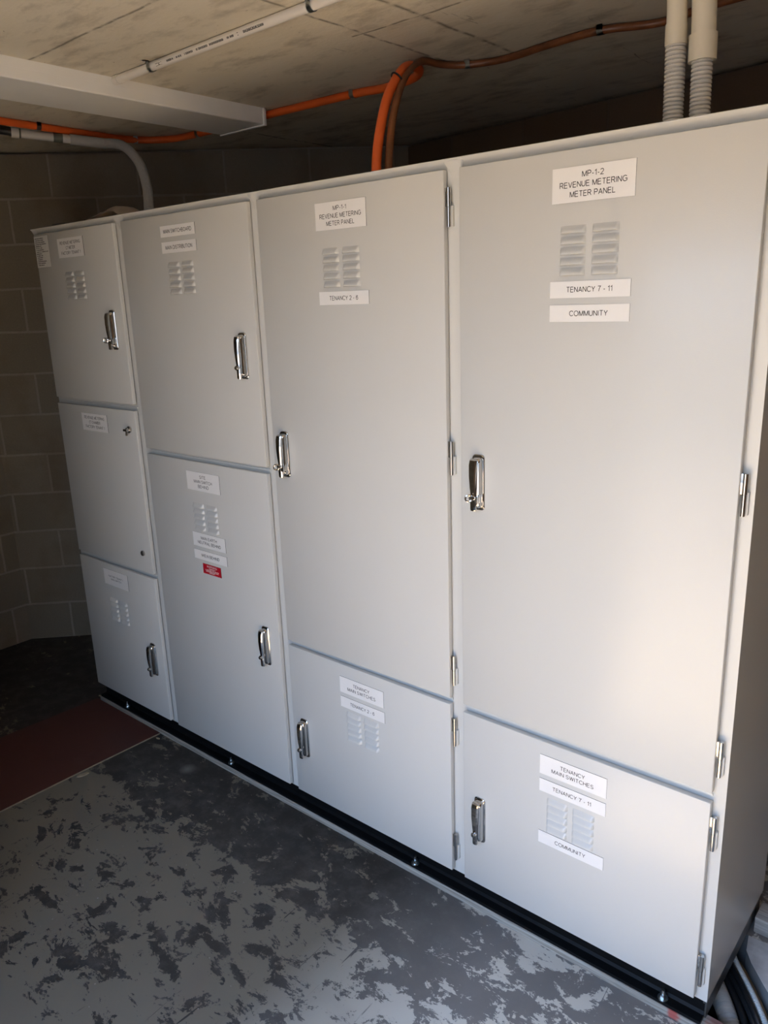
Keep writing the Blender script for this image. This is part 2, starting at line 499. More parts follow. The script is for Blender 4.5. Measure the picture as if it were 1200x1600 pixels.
BLOCK_DARK = mat_block('brown_block_wall', 0.13, (0.150, 0.095, 0.060), (0.185, 0.120, 0.078), (0.17, 0.115, 0.08))
CEIL_Z = 2.40
def wall(name, a, b, mat, thick=0.2, top_gap=True, z1=CEIL_Z):
    """A wall whose face runs from a to b (plan), room on the left of a->b; a dark open joint under the slab."""
    a, b = Vector((*a, 0)), Vector((*b, 0)); L = (b - a).length
    bm = bmesh.new()
    box(bm, 0, L, -thick, 0, 0, z1 - (0.016 if top_gap else 0))
    if top_gap: box(bm, 0, L, -thick, -0.05, z1 - 0.016, z1)
    me = bpy.data.meshes.new(name); bm.to_mesh(me); bm.free(); me.materials.append(mat)
    o = bpy.data.objects.new(name, me); COL.objects.link(o)
    o.location = a; o.rotation_euler = (0, 0, math.atan2((b - a).y, (b - a).x)); o['kind'] = 'structure'
    return o
K0, K1 = (-3.542, 0.146), (-2.068, 1.641)
def w_back(name, a, b, mat):      # room lies on the right of a->b: build reversed depth
    a, b = Vector((*a, 0)), Vector((*b, 0)); L = (b - a).length
    bm = bmesh.new()
    box(bm, 0, L, 0, 0.2, 0, CEIL_Z - 0.016); box(bm, 0, L, 0.05, 0.2, CEIL_Z - 0.016, CEIL_Z)
    me = bpy.data.meshes.new(name); bm.to_mesh(me); bm.free(); me.materials.append(mat)
    o = bpy.data.objects.new(name, me); COL.objects.link(o)
    o.location = a; o.rotation_euler = (0, 0, math.atan2((b - a).y, (b - a).x)); o['kind'] = 'structure'
    return o
w_back('wall_corner', K0, (K1[0] + .02, K1[1] + .02), BLOCK)
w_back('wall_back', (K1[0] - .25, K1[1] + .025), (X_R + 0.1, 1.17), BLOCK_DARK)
w_back('wall_left', (K0[0], FRONT_Y - 0.2), K0, BLOCK)
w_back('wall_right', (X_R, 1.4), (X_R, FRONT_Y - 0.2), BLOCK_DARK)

bm = bmesh.new()
box(bm, X_L - 0.2, OPEN_X0, FRONT_Y - 0.2, FRONT_Y, 0, CEIL_Z)
box(bm, OPEN_X1, X_R + 0.2, FRONT_Y - 0.2, FRONT_Y, 0, CEIL_Z)
box(bm, OPEN_X0, OPEN_X1, FRONT_Y - 0.2, FRONT_Y, OPEN_Z, CEIL_Z)
box(bm, X_L - 0.2, -1.22, FRONT_Y, -1.30, 0, CEIL_Z)  # unseen wall return, added to keep doorway light off the left bays
struct('wall_front', bm, BLOCK)

def mat_ceiling():
    m, nt, b = new_mat('off_form_concrete')
    co = objco(nt)
    sep = N(nt, 'ShaderNodeSeparateXYZ'); nt.links.new(co, sep.inputs[0])
    X, Y = sep.outputs['X'], sep.outputs['Y']
    wob = math_n(nt, 'MULTIPLY', math_n(nt, 'SUBTRACT', noise(nt, co, 7, 4), 0.5), 0.02)
    n1 = noise(nt, co, 1.7, 4, 0.55); n2 = noise(nt, mapping(nt, co, (1, 2.2, 1), (0, 0, R(20))), 6, 6, 0.62); n3 = noise(nt, co, 70, 4, 0.6)
    c = mix_c(nt, n1, (0.60, 0.54, 0.43), (0.76, 0.70, 0.58))
    c = mix_c(nt, ramp(nt, n2, [(0.50, 0.0), (0.72, 0.55)]), c, (0.22, 0.18, 0.13))
    c = mix_c(nt, ramp(nt, n2, [(0.30, 0.4), (0.42, 0.0)]), c, (0.70, 0.66, 0.58))
    lines = None
    def seam(v, at, wdt, lo=None, hi=None, V=None):
        nonlocal lines
        d = math_n(nt, 'ABSOLUTE', math_n(nt, 'SUBTRACT', math_n(nt, 'ADD', v, wob), at))
        s = ramp(nt, d, [(0.0, 1.0), (wdt, 0.0)])
        if V is not None:
            s = math_n(nt, 'MULTIPLY', s, math_n(nt, 'MULTIPLY', math_n(nt, 'GREATER_THAN', V, lo), math_n(nt, 'LESS_THAN', V, hi)))
        lines = s if lines is None else math_n(nt, 'MAXIMUM', lines, s)
    seam(Y, -0.25, 0.006); seam(Y, 0.29, 0.006, -1.2, 3.0, X); 
    seam(X, -1.16, 0.008, -0.25, 0.78, Y); seam(X, -0.965, 0.010, 0.12, 0.78, Y); seam(X, 0.24, 0.009); seam(X, -2.36, 0.009)
    broken = ramp(nt, noise(nt, co, 24, 3), [(0.36, 0.15), (0.52, 1.0)])
    lines = math_n(nt, 'MULTIPLY', lines, broken)
    c = mix_c(nt, math_n(nt, 'MULTIPLY', lines, 0.8), c, (0.10, 0.085, 0.065))
    # thin stray cracks and form marks
    tick = ramp(nt, noise(nt, mapping(nt, co, (9, 1.2, 1), (0, 0, R(55))), 4, 4, 0.6, 1.2), [(0.700, 0.0), (0.712, 0.8)])
    c = mix_c(nt, math_n(nt, 'MULTIPLY', tick, 0.55), c, (0.11, 0.085, 0.06))
    pits = ramp(nt, noise(nt, co, 60, 2), [(0.745, 0.0), (0.765, 1.0)])
    c = mix_c(nt, math_n(nt, 'MULTIPLY', pits, 0.6), c, (0.12, 0.10, 0.075))
    nt.links.new(c, b.inputs['Base Color'])
    b.inputs['Roughness'].default_value = 0.85
    b.inputs['Specular IOR Level'].default_value = 0.2
    bump(nt, b, math_n(nt, 'ADD', math_n(nt, 'MULTIPLY', n3, 0.35), math_n(nt, 'ADD', n2, math_n(nt, 'MULTIPLY', lines, -0.8))), 0.35, 0.005)
    return m
bm = bmesh.new()
box(bm, X_L - 0.4, X_R + 0.4, FRONT_Y - 0.2, Y_B + 0.4, CEIL_Z, CEIL_Z + 0.2)
struct('ceiling', bm, mat_ceiling())

bm = bmesh.new()
quad(bm, -25, -30, 25, FRONT_Y - 0.25, 0, -0.005)
struct('ground', bm, plain('sunlit_asphalt_yard', (0.30, 0.25, 0.19), 0.9, 0, 0.1, 3))
bm = bmesh.new()
box(bm, -14, 14, -9.3, -9.0, 0, 3.6)  # unseen wall added to block low sky light from the upper doors
struct('wall_sky_blocker', bm, plain('tan_sky_blocker', (0.42, 0.33, 0.25), 0.9, 0, 0.1, 3))

# ------------------------------------------------------------------ switchboard
D = 0.020                            # the doors stand 20 mm proud of the frame
Z0, Z1 = 0.10, 1.97
BODY_Z0, BODY_TOP, BODY_BACK = 0.088, 1.993, 0.475

def make_handle_mesh(ringed):
    """Chrome swing handle, 34 x 137 mm, centred on the origin, door face at y = 0, standing out to -y."""
    bm = bmesh.new()
    def sec(w, h, r, y, cx=0.0, cz=0.0):
        return [(x, y, z) for x, z in round_rect(w, h, r, 5, cx, cz)]
    loft(bm, [sec(.034, .137, .009, 0), sec(.034, .137, .009, -.003), sec(.031, .134, .0085, -.0048)])          # rose plate
    loft(bm, [sec(.026, .126, .0085, -.0045), sec(.0245, .123, .0085, -.012), sec(.020, .117, .008, -.017), sec(.015, .110, .006, -.0185)])   # housing
    # lever: a bar with a rounded head, a waist above the lock and a straight tail
    prof = [(.060, .0085, -.014), (.0595, .0098, -.019), (.057, .0105, -.0235), (.046, .0105, -.027), (.020, .0098, -.0285), (-.008, .0085, -.0275),
            (-.024, .0072, -.026), (-.040, .0078, -.0262), (-.062, .0078, -.0262), (-.0665, .0070, -.0255)]
    S = []
    for z, hw, yf in prof:
        yb = -.0165 if z > -.03 else -.0185
        S.append([(-hw - .003, yb, z), (hw - .003, yb, z), (hw - .003, yf + .003, z), (hw - .006, yf, z), (-hw, yf, z), (-hw - .003, yf + .003, z)])
    loft(bm, S)
    tube(bm, [(-.003, -.018, -.0335), (-.003, -.0305, -.0335)], .0072, 16)                                     # lock barrel
    if ringed:
        ring(bm, (-.0075, -.034, -.034), (.55, -.83, 0), .0078, .0026)                                          # padlock eye
        box(bm, -.009, .012, -.026, -.015, -.048, -.030, 0, .0012)
        box(bm, .006, .013, -.018, -.004, -.047, -.026, 0, .0015)
    else:
        tube(bm, [(-.003, -.030, -.0335), (-.003, -.034, -.0335)], .0052, 14)
        box(bm, -.0045, -.0015, -.0348, -.0335, -.037, -.030, 1)
    me = bpy.data.meshes.new('handle'); bm.normal_update(); bm.to_mesh(me); bm.free()
    me.materials.append(CHROME); me.materials.append(DARK)
    me.polygons.foreach_set('use_smooth', [True] * len(me.polygons)); me.set_sharp_from_angle(angle=R(32))
    return me
HANDLE = {True: make_handle_mesh(True), False: make_handle_mesh(False)}

def make_hinge_mesh():
    """Chrome lift-off hinge 84 mm high; origin on the pin's centre line at the middle, frame face at y = +0.013."""
    bm = bmesh.new()
    tube(bm, [(0, 0, -.042), (0, 0, .0005)], .0046, 16)
    tube(bm, [(0, 0, .0015), (0, 0, .042)], .0052, 16)
    box(bm, -.0115, -.001, -.0035, .004, .0015, .042, 0, .0008)        # leaf on the door's edge
    box(bm, .001, .0075, .004, .013, -.041, .004, 1, .0008)            # leaf on the frame
    me = bpy.data.meshes.new('hinge'); bm.normal_update(); bm.to_mesh(me); bm.free()
    me.materials.append(CHROME); me.materials.append(PAINT)
    me.polygons.foreach_set('use_smooth', [True] * len(me.polygons)); me.set_sharp_from_angle(angle=R(35))
    return me
HINGE = make_hinge_mesh()

def make_louvre_mesh():
    """Ten pressed louvres, two columns of five, origin at the centre, door face at y = 0."""
    bm = bmesh.new()
    W, PX, PZ, H, dep = .057, .0705, .0205, .0150, .0080
    for cx in (-PX / 2, PX / 2):
        for r in range(5):
            cz = (2 - r) * PZ
            nx, nz = 16, 6
            grid = []
            for i in range(nx + 1):
                u = -1 + 2 * i / nx
                e = max(0.0, 1 - abs(u) ** 7) ** 0.5 if abs(u) > .55 else 1.0
                e = min(1.0, (1 - abs(u)) / 0.16) ** 0.6 if abs(u) > .84 else 1.0
                col = []
                for k in range(nz + 1):
                    t = k / nz                                     # 0 top, 1 bottom lip
                    zz = cz + H / 2 - t * H
                    yy = -dep * e * (math.sin(t * math.pi / 2) ** 1.3)
                    col.append(bm.verts.new((cx + u * W / 2, yy - .0002, zz)))
                col.append(bm.verts.new((cx + u * W / 2, yy + .0012 if e > .3 else yy, zz - .0008)))
                col.append(bm.verts.new((cx + u * W / 2 * .97, -.0002, zz + .0006)))
                grid.append(col)
            for i in range(nx):
                for k in range(nz + 2):
                    f = bm.faces.new((grid[i][k], grid[i][k + 1], grid[i + 1][k + 1], grid[i + 1][k]))
                    if k == nz + 1: f.material_index = 1
    me = bpy.data.meshes.new('louvre_vent'); bm.normal_update(); bm.to_mesh(me); bm.free()
    me.materials.append(PAINT); me.materials.append(DARK)
    me.polygons.foreach_set('use_smooth', [True] * len(me.polygons)); me.set_sharp_from_angle(angle=R(50))
    return me
LOUVRE = make_louvre_mesh()

def label(parent, x0, x1, z0, z1, lines, face=LABEL, ink=INK, thick=.0014, name='label', tilt=0):
    """An engraved plate glued to a door; lines = [(text, width, capital height, centre z offset)]"""
    cx, cz = (x0 + x1) / 2, (z0 + z1) / 2
    bm = bmesh.new()
    box(bm, x0, x1, -thick, -.0001, z0, z1, 0)
    for f in bm.faces:
        f.normal_update()
        f.material_index = 0 if f.normal.y < -.5 else 1
    for item in lines:
        s, wd, cap, dz = item[:4]
        dx = item[4] if len(item) > 4 else 0
        if s is None:
            mark_row(bm, cx + dx - wd / 2, cx + dx + wd / 2, cap, cz + dz, -thick - .0002, 2, random.Random(int(dz * 1e5)))
        else: text_faces(bm, s, wd, cap, cx + dx, cz + dz, -thick - .0002, 2)
    if tilt: bmesh.ops.rotate(bm, verts=bm.verts, cent=(cx, 0, cz), matrix=Matrix.Rotation(R(tilt), 3, 'Y'))
    return obj(name, bm, [face, LABEL_EDGE, ink], parent, origin=(cx, 0, cz), smooth=False)

def door(parent, x0, x1, z0, z1):
    bm = bmesh.new()
    box(bm, x0, x1, 0.0, D - .0048, z0, z1, 0, .0015, 2)
    box(bm, x0 + .007, x1 - .007, D - .0052, D - .0003, z0 + .007, z1 - .007, 1)
    return obj('door', bm, [PAINT, DARK], parent, origin=(x0, 0, z0), angle=50)

def handle(d, x, z, ringed):
    return place('handle', HANDLE[ringed], d, (x, 0, z))
def hinge(d, x, z):
    return place('hinge', HINGE, d, (x, .0075, z))
def louvre(d, x, z):
    return place('louvre_vent', LOUVRE, d, (x, 0, z))

def cabinet(x0, x1, door_x0, door_x1, rails, label_text):
    """One bay: sheet-metal body with a recessed door frame and a flared top lip."""
    root = empty('switchboard_cabinet', ((x0 + x1) / 2, .25, BODY_Z0))
    tag(root, label_text, 'electrical cabinet', 'bays of the grey main switchboard')
    bm = bmesh.new()
    # body with its lip: profile in (y, z) extruded along x
    prof = [(D, BODY_Z0), (D, 1.9735), (.0165, 1.9795), (.0105, 1.985), (.005, 1.9888), (.003, 1.9905), (.003, BODY_TOP - .001), (.0045, BODY_TOP),
            (BODY_BACK, BODY_TOP), (BODY_BACK, BODY_Z0)]
    prism(bm, prof, x0, x1, 'x')
    # the frame rails meet the lip in a small flare
    for mx, s in ((x0, 1), (x1, -1)):
        half = abs((door_x0 if s > 0 else door_x1) - mx) - .003
        t = bmesh.new()
        rows = []
        for k in range(7):
            u = k / 6
            wdt = half * (0.72 + 0.9 * u ** 2.2)
            z = 1.950 + .0375 * u
            y = D - .0008 - (.0125 * u ** 2.0)
            rows.append([t.verts.new((mx, y, z)), t.verts.new((mx + s * wdt * .75, y, z)), t.verts.new((mx + s * wdt, D + .001 - (.012 * u ** 2), z + .001))])
        for a, b in zip(rows, rows[1:]):
            for j in (0, 1): t.faces.new((a[j], a[j + 1], b[j + 1], b[j]))
        bmesh.ops.recalc_face_normals(t, faces=t.faces)
        merge(bm, t, 0)
    # raised seam along each cross rail
    for z in rails:
        box(bm, door_x0 + .002, door_x1 - .002, D - .0035, D + .001, z - .0035, z + .0015)
    obj('body', bm, PAINT, root)
    return root

# bay with the two revenue metering doors over a main switch door (far end)
c1 = cabinet(-2.626, -2.032, -2.6013, -2.0572, (1.348, .708), 'narrowest grey cabinet of three stacked doors, at the block wall end')
d = door(c1, -2.6013, -2.0572, 1.3602, Z1)
handle(d, -2.119, 1.620, True)
louvre(d, -2.337, 1.780)
label(d, -2.430, -2.252, 1.877, 1.944, [('REVENUE METERING', .140, .0098, .0175), ('CT METER', .062, .0098, 0), ('FACTORY TENANT 1', .132, .0098, -.0175)])
rows = []
for k, wdt in enumerate((62, 62, 72, 80, 42, 48, 58, 88, 40, 46, 42, 38, 66, 58, 48)):
    rows.append((None, wdt / 1000, .0042, .0475 - k * .0068, -.052 + wdt / 2000 + .006))
label(d, -2.6005, -2.496, 1.852, 1.9635, rows, PAPER_MAT, INK, .0006, 'rating_sticker')
d = door(c1, -2.6013, -2.0572, .7186, 1.3366)
label(d, -2.424, -2.244, 1.2425, 1.3095, [('REVENUE METERING', .140, .0098, .0175), ('CT CHAMBER', .078, .0098, 0), ('FACTORY TENANT 1', .132, .0098, -.0175)])
for z, big in ((1.268, True), (.795, False)):
    bm = bmesh.new()
    lx = -2.098 if big else -2.107
    r = .0125 if big else .0105
    tube(bm, [(lx, 0, z), (lx, -.005, z)], r, 20); tube(bm, [(lx, -.005, z), (lx, -.0075, z)], r * .86, 20)
    if big:
        tube(bm, [(lx, -.007, z), (lx, -.014, z)], .008, 16)
        box(bm, lx - .0115, lx + .0115, -.022, -.013, z - .0045, z + .0045, 0, .002)
        tube(bm, [(lx, -.013, z), (lx - .001, -.015, z - .020)], .0042, 10)
    else:
        box(bm, lx - .0018, lx + .0018, -.0082, -.007, z - .0065, z + .0065, 1)
    obj('quarter_turn_lock', bm, [CHROME, DARK], d, origin=(lx, 0, z))
d = door(c1, -2.6013, -2.0572, Z0, .6977)
handle(d, -2.119, .351, False)
louvre(d, -2.336, .503)
label(d, -2.419, -2.244, .6075, .6745, [('FACTORY TENANT 1', .104, .0066, .006), ('MAIN SWITCH', .074, .0066, -.006)])

# main switchboard bay
c2 = cabinet(-2.032, -1.3445, -2.0065, -1.3653, (1.199,), 'grey cabinet of two doors, the lower with a small red warning plate')
d = door(c2, -2.0065, -1.3653, 1.2104, Z1)
handle(d, -1.427, 1.544, False)
louvre(d, -1.695, 1.780)
label(d, -1.784, -1.607, 1.903, 1.9365, [('MAIN SWITCHBOARD', .142, .0105, 0)])
label(d, -1.784, -1.607, 1.855, 1.8885, [('MAIN DISTRIBUTION', .136, .0105, 0)])
d = door(c2, -2.0065, -1.3653, Z0, 1.1888)
handle(d, -1.428, .601, False)
louvre(d, -1.693, .998)
label(d, -1.779, -1.602, 1.090, 1.155, [('SITE', .032, .0098, .0165), ('MAIN SWITCH', .096, .0098, 0), ('BEHIND', .056, .0098, -.0165)])
label(d, -1.777, -1.600, .889, .939, [('MAIN EARTH', .086, .0098, .008), ('NEUTRAL BEHIND', .124, .0098, -.009)])
label(d, -1.778, -1.599, .8415, .8755, [('M.E.N BEHIND', .096, .0098, 0)])
label(d, -1.7365, -1.6375, .793, .829, [('WARNING', .054, .0070, .0105), (None, .036, .0030, .0025), (None, .074, .0030, -.003),
      (None, .070, .0030, -.0078), (None, .030, .0028, -.0122)], RED, RED_TEXT)

def meter_bay(x0, x1, dx0, dx1, split, code, tenancy, community, louvre_low, text):
    gap = .0185 if not community else .024
    c = cabinet(x0, x1, dx0, dx1, (split - gap / 2,), text)
    lx0, lx1 = dx0 + .232, dx0 + .409
    if not community: lx0, lx1 = dx0 + .2275, dx0 + .4030
    lc = (lx0 + lx1) / 2
    d = door(c, dx0, dx1, split, Z1)
    handle(d, dx0 + .0515, 1.261, True)
    louvre(d, lc - .004, 1.778)
    label(d, lx0, lx1, 1.870, 1.937, [(code, .045, .0100, .0180), ('REVENUE METERING', .142, .0100, 0), ('METER PANEL', .096, .0100, -.0180)])
    label(d, lx0, lx1, 1.684, 1.7175, [(tenancy, .100, .0100, 0)])
    if community: label(d, lx0, lx1, 1.6355, 1.670, [('COMMUNITY', .084, .0100, 0)])
    for z in (1.8905, 1.3095, .7325): hinge(d, dx1 + .0085, z)
    d = door(c, dx0, dx1, Z0, split - gap)
    handle(d, dx0 + .0535, .3155, False)
    louvre(d, lc - .003, louvre_low)
    if community:
        label(d, lx0, lx1, .535, .589, [('TENANCY', .064, .0098, .008), ('MAIN SWITCHES', .110, .0098, -.009)])
        label(d, lx0, lx1, .4855, .5215, [(tenancy, .102, .0098, 0)])
        label(d, lx0, lx1, .3335, .369, [('COMMUNITY', .082, .0098, 0)])
    else:
        label(d, lx0 - .002, lx1 - .003, .540, .593, [('TENANCY', .064, .0098, .008), ('MAIN SWITCHES', .110, .0098, -.009)])
        label(d, lx0 - .002, lx1 - .001, .4905, .5265, [(tenancy, .096, .0098, 0)])
    for z in (.548, .1795): hinge(d, dx1 + .0085, z)
    return c
c3 = meter_bay(-1.3445, -.665, -1.3238, -.6863, .6513, 'MP-1-1', 'TENANCY 2 - 6', False, .433, 'tall grey cabinet whose top plate reads MP-1-1, second from open end')
c4 = meter_bay(-.665, .025, -.6432, 0.0, .6492, 'MP-1-2', 'TENANCY 7 - 11', True, .425, 'tall grey cabinet whose top plate reads MP-1-2, at the open end')

# ------------------------------------------------------------------ plinth, packer, cover sheet
plinth = empty('plinth', (-1.3, .25, .022))
tag(plinth, 'long black steel channel plinth under the row of grey cabinets', 'plinth')
bm = bmesh.new()
PX0, PX1 = -2.615, .020
chan = [(.012, .022), (.470, .022), (.470, .0875), (.022, .0875), (.022, .081), (.036, .081), (.042, .075), (.042, .036), (.036, .030), (.0125, .030)]
prism(bm, chan, PX0, PX1 - .004, 'x')
obj('channel', bm, BLACK, plinth, smooth=True)
bm = bmesh.new()
poly = [(.040, .022), (.472, .022), (.472, .0875), (.022, .0875), (.022, .080), (.040, .074)]
prism(bm, poly, PX1 - .004, PX1, 'x')
box(bm, PX1 - .0005, PX1 + .0006, .425, .440, .038, .052, 1)
obj('end_plate', bm, [PLINTH_SIDE, DARK], plinth)
for bx in (-.077, -.842, -1.720, -2.42):
    bm = bmesh.new()
    tube(bm, [(bx, .024, .030), (bx, .024, .0325)], .0125, 20)
    tube(bm, [(bx, .024, .0325), (bx, .024, .034)], .0100, 18)
    tube(bm, [(bx, .024, .034), (bx, .024, .043)], .0078, 6)
    tube(bm, [(bx, .024, .043), (bx, .024, .054)], .0042, 12)
    obj('bolt', bm, ZINC, plinth, origin=(bx, .024, .030))

def mat_timber(name, c1, c2, red_at=None):
    m, nt, b = new_mat(name)
    co = objco(nt)
    g = noise(nt, mapping(nt, co, (1.2, 30, 30)), 6, 6, 0.6, 0.3)
    c = mix_c(nt, ramp(nt, g, [(0.35, 0.0), (0.65, 1.0)]), c1, c2)
    if red_at:
        sep = N(nt, 'ShaderNodeSeparateXYZ'); nt.links.new(co, sep.inputs[0])
        f = None
        for x, wdt, k in red_at:
            d = math_n(nt, 'ABSOLUTE', math_n(nt, 'SUBTRACT', sep.outputs['X'], x))
            s = math_n(nt, 'MULTIPLY', ramp(nt, math_n(nt, 'ADD', d, math_n(nt, 'MULTIPLY', noise(nt, co, 60, 4), .03)), [(wdt, 1.0), (wdt + .012, 0.0)]), k)
            f = s if f is None else math_n(nt, 'MAXIMUM', f, s)
        c = mix_c(nt, f, c, (0.42, 0.055, 0.045))
    nt.links.new(c, b.inputs['Base Color'])
    b.inputs['Roughness'].default_value = 0.8
    bump(nt, b, g, 0.4, 0.002)
    return m
bm = bmesh.new()
box(bm, -2.62, .30, .009, .053, 0.0, .0215, 0, .0015)
o = obj('timber_packer', bm, mat_timber('weathered_packer', (0.24, 0.215, 0.185), (0.44, 0.41, 0.36), [(-.045, .022, .85), (.07, .05, .45)]), None, origin=(0, 0, 0))
tag(o, 'thin weathered timber strip on the floor under the black plinth', 'timber strip')

def mat_ply():
    m, nt, b = new_mat('red_brown_form_ply')
    co = objco(nt)
    c = mix_c(nt, noise(nt, co, 4, 5, 0.6), (0.060, 0.020, 0.015), (0.095, 0.034, 0.026))
    c = mix_c(nt, ramp(nt, noise(nt, co, 8, 6, 0.7), [(0.56, 0.0), (0.75, 0.4)]), c, (0.10, 0.06, 0.045))
    chips = ramp(nt, noise(nt, co, 9, 4, 0.55), [(0.735, 0.0), (0.742, 1.0)])
    c = mix_c(nt, math_n(nt, 'MULTIPLY', chips, 0.7), c, (0.24, 0.18, 0.12))
    nt.links.new(c, b.inputs['Base Color'])
    b.inputs['Roughness'].default_value = 0.55
    return m
bm = bmesh.new()
outl = [(-2.640, .006), (-2.158, .006), (-2.166, -.30), (-2.172, -.70), (-2.180, -1.45), (-2.700, -1.45), (-2.668, -.55)]
prism(bm, outl, 0.0005, .006, 'z', 0)
for f in bm.faces:
    f.normal_update()
    if abs(f.normal.z) < .5: f.material_index = 1
cover = obj('cover_sheet', bm, [mat_ply(), plain('raw_ply_edge', (0.26, 0.20, 0.13), 0.8, 0, 0.2, 40)], None, origin=(-2.42, -.7, 0), smooth=False)
tag(cover, 'dark red-brown plywood sheet lying flat on the floor before the cabinets', 'cover sheet')

# flakes broken off the sheet's edge
FLAKE = plain('bare_wood_flake', (0.30, 0.24, 0.16), 0.8, 0, 0.15, 60)
for i, (fx, fy, s, a, lab) in enumerate(((-2.146, -.345, .048, 70, 'long pale wood flake beside the edge of the red-brown sheet'),
                                    (-2.135, -.020, .020, 10, 'small pale wood flake at the sheet corner near the black plinth'),
                                    (-2.655, .030, .022, 20, 'pale chip at the far corner of the red-brown sheet'))):
    bm = bmesh.new()
    pts = []
    for k in range(7):
        an = 2 * math.pi * k / 7 + random.uniform(-.25, .25)
        pts.append((fx + math.cos(R(a)) * s * .5 * math.cos(an) * 1.0 - math.sin(R(a)) * s * .2 * math.sin(an),
                    fy + math.sin(R(a)) * s * .5 * math.cos(an) + math.cos(R(a)) * s * .2 * math.sin(an)))
    prism(bm, pts, .0003, .004, 'z')
    tag(obj('wood_flake', bm, FLAKE, None, origin=(fx, fy, 0), smooth=False), lab, 'debris', 'flakes by the plywood sheet')

# ------------------------------------------------------------------ ceiling services
duct = empty('cable_duct', (-2.11, -.4, 2.343))
tag(duct, 'off-white rectangular cable duct fixed along the concrete ceiling', 'cable duct')
bm = bmesh.new()
DX0, DX1, DY0, DY1, DZ = -2.240, -1.985, -1.285, .655, 2.343
prof = [(DX0, 2.3995), (DX0, DZ), (DX1, DZ), (DX1, 2.379), (DX1 - .0012, 2.3785), (DX1 - .0012, 2.3775), (DX1, 2.377), (DX1, 2.3995)]
prof = [(DX0, 2.3995), (DX0, DZ + .003), (DX0 + .003, DZ), (DX1 - .003, DZ), (DX1, DZ + .003), (DX1, 2.3755), (DX1 - .0015, 2.3750), (DX1 - .0015, 2.3735), (DX1 + .0012, 2.3730), (DX1 + .0012, 2.3995)]
prism(bm, prof, DY0, DY1, 'y')
obj('trough', bm, DUCT_MAT, duct)
bm = bmesh.new()
box(bm, DX0 - .004, DX1 + .006, DY1 - .010, DY1 + .003, DZ - .004, 2.3995, 0, .001)
obj('end_cap', bm, DUCT_MAT, duct)

def clip(parent, c, along, r, width=.016, mat=ZINC, feet=True, flat=False):
    """A saddle: half ring under a pipe with screw feet on the slab."""
    bm = bmesh.new()
    al = Vector(along).normalized(); side = Vector((0, 0, 1)).cross(al).normalized(); c = Vector(c)
    t = bmesh.new()
    def seg_(pts):
        rows = []
        for p in pts:
            rows.append([t.verts.new(p - al * width / 2), t.verts.new(p + al * width / 2)])
        for a, b in zip(rows, rows[1:]): t.faces.new((a[0], a[1], b[1], b[0]))
    pts = []
    top = CEIL_Z - .001
    if feet: pts.append(Vector((c.x, c.y, top)) + side * (r + .018))
    pts.append(Vector((c.x, c.y, top)) + side * (r + .0015))
    for k in range(13):
        a = math.pi * k / 12
        pts.append(c + side * math.cos(a) * (r + .0015) - Vector((0, 0, 1)) * math.sin(a) * (r + .0015))
    pts.append(Vector((c.x, c.y, top)) - side * (r + .0015))
    if feet: pts.append(Vector((c.x, c.y, top)) - side * (r + .018))
    seg_(pts)
    bmesh.ops.solidify(t, geom=t.faces[:], thickness=.0014)
    bmesh.ops.recalc_face_normals(t, faces=t.faces)
    merge(bm, t, 0)
    if feet:
        for s in (1, -1):
            p = Vector((c.x, c.y, top)) + side * s * (r + .011)
            tube(bm, [p, p - Vector((0, 0, .004))], .004, 8)
    return obj('clip', bm, mat, parent, origin=c)

# white conduit
PR = .0125
pipe = empty('conduit_pipe', (-.9, .005, 2.386))
tag(pipe, 'straight white plastic conduit clipped to the ceiling, printed along its side', 'conduit')
PYZ = lambda x: (x, .018 - .012 * (x + 1.95), 2.3868)
bm = bmesh.new()
tube(bm, [PYZ(-1.950), PYZ(1.2)], PR, 20)
tube(bm, [PYZ(-1.968), PYZ(-1.944)], PR + .0016, 20)
obj('tube', bm, PVC_WHITE, pipe)
for cx in (-1.765, -1.078, -.35, .4):
    clip(pipe, PYZ(cx), (1, -.012, 0), PR)
# its printing, wrapped on the lower front of the tube
bm = bmesh.new()
rnd = random.Random(5)
t = bmesh.new()
for x0, wdt, cap in ((-1.728, .030, .0100), (-1.672, .030, .0070), (-1.625, .022, .0070), (-1.585, .040, .0075), (-1.530, .050, .0075), (-1.470, .060, .0075), (-1.395, .030, .0075), (-1.350, .004, .0110), (-1.325, .080, .0085)):
    mark_row(t, x0, x0 + wdt, cap * .8, 0, 0, 0, rnd)
for v in t.verts:
    a = R(24) - v.co.z / PR                      # angle below the horizontal on the side that faces -Y
    p = Vector(PYZ(v.co.x))
    v.co = (v.co.x, p.y - math.cos(a) * (PR + .0003), p.z - math.sin(a) * (PR + .0003))
merge(bm, t, 0)
o = obj('side_lettering', bm, INK, pipe, smooth=False)

